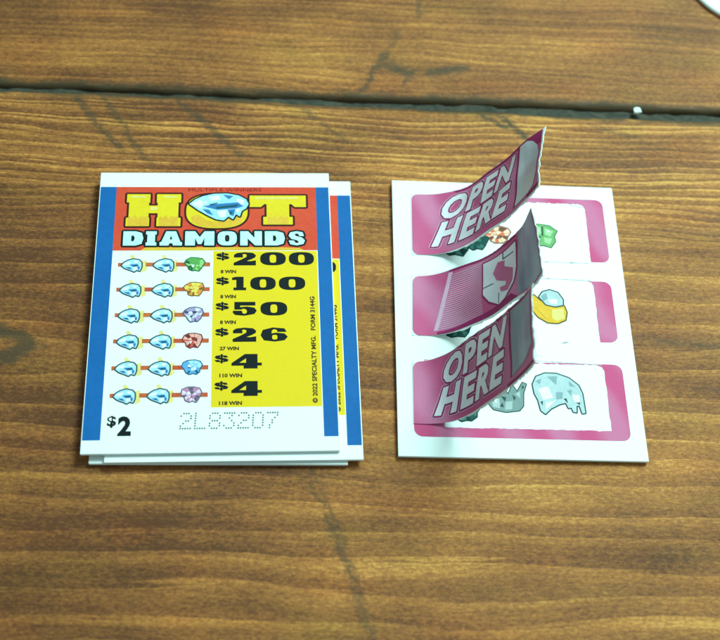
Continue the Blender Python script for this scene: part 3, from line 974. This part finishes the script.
def flap_sheet(fm, y0, y1, L, parent, name, rnd, hinge=True):
    """paper of the flap: closed thin sheet with perforated edges"""
    ns, ny = int(L / CX), 16
    top_e = [y0 + rnd.uniform(-.14, .10) * min(1, max(0, i * CX - 7) / 4) for i in range(ns + 1)]
    bot_e = [y1 - .3 + (.3 + rnd.uniform(-.10, .28)) * min(1, max(0, i * CX - 6) / 5) for i in range(ns + 1)]
    end = [rnd.uniform(-.35, .35) for _ in range(ny + 1)]
    V, F = [], []
    for side in (1, -1):
        for i in range(ns + 1):
            for j in range(ny + 1):
                s = i * CX + (end[j] if i == ns else 0)
                # torn inner ply tapers towards the hinge
                V.append(fm(s, top_e[i] + (bot_e[i] - top_e[i]) * j / ny, side * FT - (0 if side > 0 else 0)))
    n1 = (ns + 1) * (ny + 1)
    I = []
    for i in range(ns):
        for j in range(ny):
            p = i * (ny + 1) + j
            F.append((p, p + 1, p + ny + 2, p + ny + 1)); I.append(0)
            F.append((n1 + p, n1 + p + ny + 1, n1 + p + ny + 2, n1 + p + 1)); I.append(1)
    def wall(seq):
        for a, b in zip(seq, seq[1:]):
            F.append((a, b, b + n1, a + n1)); I.append(1)
    wall([i * (ny + 1) for i in range(ns + 1)])
    wall([i * (ny + 1) + ny for i in range(ns, -1, -1)])
    wall([ns * (ny + 1) + j for j in range(ny + 1)])
    wall([j for j in range(ny, -1, -1)])
    o = link_mesh(name, V, F, [M['white'], M['torn']], I, parent)
    bm = bmesh.new(); bm.from_mesh(o.data); bmesh.ops.recalc_face_normals(bm, faces=bm.faces); bm.to_mesh(o.data); bm.free()
    return o


def flap_art(name, layers, parent, fm):
    return art(name, layers, parent, lambda x, y, h: fm(x, y, FT + h), SP, CX, 1.1, 1.8)


def open_here(y0, y1, x0, x1, par, fm):
    """two rows of slanted lettering, outlined in pale pink and deep magenta"""
    h = (y1 - y0)
    m = y0 + h * .49
    a = text('OPEN', x0 + 2.4, y0, x1 + 1.2, m - .28, .045, .42)
    b = text('HERE', x0, m + .28, x1 - .6, y1, .045, .42)
    flap_art('lettering', [('pinkline', 2, outline(a + b, .52)), ('deepmagenta', 3, outline(a + b, .36)), ('silver', 4, a + b)], par, fm)


rf = random.Random(21)
# flap 1
m1 = flap_map(3.5, 19.4, ((4.0, 0), (7.5, .05), (10.2, .4), (14.2, 2.2), (17, 4.9), (19.6, 8.8), (22.9, 14.2), (26.0, 19.8), (28.4, 23.7)),
              ((3.8, 0), (7.7, .05), (11.3, 1.3), (15.1, 5.0), (18.4, 9.7), (21.6, 14.9), (24.3, 20.8), (25.5, 27.0)))
FL = 36.0
fl1 = flap_sheet(m1, 3.5, 19.3, FL, op, 'flap', rf)
fl1['label'] = 'rear flap, standing highest with OPEN HERE lettering'
flap_art('flap_print', [('flapmagenta', 0, [rrect(.1, 3.6, FL - .4, 19.0, 1.3, (1, 0, 0, 1))]),
                        ('deepmagenta', 1, [rect(32.2, 3.6, FL - .5, 7.0), rect(31, 18.0, FL - .5, 19.0), [(9, 3.6), (33, 3.6), (33, 4.2), (10, 4.3)]])], fl1, m1)
open_here(4.9, 17.2, 4.0, 26.6, fl1, m1)
flap_art('silver_panel', [('deepmagenta', 2, [[(28.7, 4.2), (29.2, 4.2), (26.6, 18.2), (26.1, 18.2)]]), ('silverpanel', 3, [[(29.3, 4.2), (31.4, 4.2), (33.0, 5.2), (34.4, 7.2), (35.0, 9.5), (35.1, 15.0), (33.6, 17.4), (31.5, 18.1), (26.7, 18.1)]])], fl1, m1)
# flap 2
m2 = flap_map(24.1, 38.7, ((3.7, 0), (6.5, .25), (9.2, 1.3), (12.1, 3.2), (16.6, 6.8), (20.2, 11.4), (22.8, 17.8), (24.0, 25.0)),
              ((3.3, 0), (7.5, .1), (12.0, 2.2), (15.9, 6.2), (19.1, 10.4), (21.5, 14.7), (23.8, 19.0), (24.9, 23.4)))
FL2 = 35.0
fl2 = flap_sheet(m2, 24.2, 38.6, FL2, op, 'flap', rf)
fl2['label'] = 'middle flap with a shield emblem and fine pale stripes'
stripes = []
for k in range(26):
    y = 25.6 + k * .46
    x0 = 8.9 - (y - 25) * .30
    stripes.append([(x0, y), ((x0 + 15.6) / 2, y - .05), (15.6, y - .25), (15.6, y - .1), ((x0 + 15.6) / 2, y + .12), (x0, y + .17)])
flap_art('flap_print', [('flapmagenta', 0, [rrect(.1, 24.35, FL2 - .3, 38.3, 1.4, (1, 0, 0, 1))]),
                        ('pinkline', 1, [[(7.8, 24.9), (8.8, 24.9), (5.2, 37.4), (4.3, 37.4)]] + stripes),
                        ('deepmagenta', 1.2, [rect(8, 24.35, 26, 24.85), [(5, 38.3), (5, 37.7), (24, 36.7), (26, 38.3)]])], fl2, m2)
SH = [(15.9, 25.9), (19.5, 26.3), (22.5, 26.3), (25.6, 25.8), (25.8, 31.5), (24.8, 34.4), (22.0, 36.6), (20.0, 37.0), (17.4, 35.2), (16.0, 33.2)]
SM = [(18.7, 29.5), (20.2, 27.7), (22.2, 28.3), (22.0, 29.5), (24.6, 31.2), (24.4, 33.8), (22.9, 35.3), (20.7, 34.5), (20.2, 33.3), (22.0, 33.6), (22.1, 32.8), (19.5, 31.4)]
flap_art('shield_emblem', [('deepmagenta', 2, outline(shape(SH), .35)), ('silver', 3, shape(SH)), ('magenta', 4, shape(SM)), ('darkplum', 4, [rect(21.6, 26.2, 21.9, 27.9), rect(21.9, 27.6, 24.9, 27.85), rect(16.0, 31.6, 18.6, 31.8), rect(19.9, 34.4, 20.1, 36.8)])], fl2, m2)
flap_art('shaded_panel', [('shadedpanel', 2, [[(26.6, 24.6), (FL2 - .5, 24.6), (FL2 - .5, 37.9), (26.0, 37.9), (26.4, 31)]])], fl2, m2)  # flap end coloured dark for the shade where it bends away from the light
# flap 3
m3 = flap_map(44.2, 58.2, ((3.2, 0), (5.6, .5), (7.6, 1.7), (10.1, 4.4), (13.1, 9.8), (16.1, 15.3), (18.3, 19.4), (20.4, 24.2), (21.6, 30.0)),
              ((3.0, 0), (7.0, .1), (10.0, 1.2), (13.2, 4.8), (16.1, 10.0), (18.8, 16.0), (20.8, 21.0), (21.4, 26.0), (21.0, 31.0)))
FL3 = 36.0
fl3 = flap_sheet(m3, 44.3, 58.0, FL3, op, 'flap', rf)
fl3['label'] = 'front flap, OPEN HERE lettering half in the shade of the middle flap'
flap_art('flap_print', [('flapmagenta', 0, [rrect(.1, 44.4, FL3 - .4, 57.8, 1.3, (1, 0, 0, 0))]),
                        ('deepmagenta', 1, [[(9, 44.4), (34, 44.4), (34, 44.9), (10, 45.0)], rect(24, 57.2, FL3 - .5, 57.8)])], fl3, m3)
open_here(45.1, 56.3, 4.0, 25.2, fl3, m3)
flap_art('silver_panel', [('deepmagenta', 2, [[(26.9, 45.0), (27.4, 45.0), (25.6, 56.6), (25.1, 56.6)]]), ('shadedpanel', 3, [[(27.5, 45.0), (35.0, 45.0), (35.0, 54.6), (31.5, 55.6), (25.7, 56.5)]])], fl3, m3)  # front panel takes the darker ink, shade of the steep tip painted in
# pink print left of flap 3 and below it
art('hinge_strip', [('magenta', 0, [rrect(3.1, 56.9, 9, 60.4, 1.7, (0, 0, 0, 1))])], op, flat_map(THK + .012))

# ------------------------------------------------------------------ far saucer and crumb
def lathe(name, prof, seg, mat, parent=None):
    V, F = [], []
    for r, z in prof:
        for i in range(seg):
            a = 2 * PI * i / seg
            V.append((r * math.cos(a), r * math.sin(a), z))
    for k in range(len(prof) - 1):
        for i in range(seg):
            j = (i + 1) % seg
            F.append((k * seg + i, k * seg + j, (k + 1) * seg + j, (k + 1) * seg + i))
    F.append(tuple(range(seg - 1, -1, -1))); F.append(tuple((len(prof) - 1) * seg + i for i in range(seg)))
    return link_mesh(name, V, F, [M[mat]], None, parent, True)


cer = NT('glazed_white')
_, x_, y_, z_ = cer.coord()
cer.put(cer.bsdf.inputs['Base Color'], cer.mix(cer.noise(x_, y_, 80, 80), (0.88, 0.90, 0.87), (0.84, 0.86, 0.83)))
cer.bsdf.inputs['Roughness'].default_value = 0.25
M['ceramic'] = cer.m
sc = lathe('coaster', [(.0168, .0001), (.0174, .0003), (.0176, .0007), (.0174, .0011), (.0168, .0013), (.0140, .00135)], 64, 'ceramic')
sc.location = (0.0856, 0.1120, 0)
setp(sc, 'small white round disc cut off by the top right corner, behind the tickets', 'coaster')

bm = bmesh.new()
bmesh.ops.create_icosphere(bm, subdivisions=2, radius=0.0009)
for v in bm.verts:
    v.co *= 1 + 0.5 * (hash1(v.index, 2.2) - .5)
    v.co.z *= 0.7
me = bpy.data.meshes.new('crumb'); bm.to_mesh(me); bm.free()
me.materials.append(M['white'])
cr = bpy.data.objects.new('crumb', me); COL.objects.link(cr)
cr.location = (0.0563, 0.0640, 0.0002)
setp(cr, 'tiny white crumb caught in the dark joint between the boards', 'crumb')
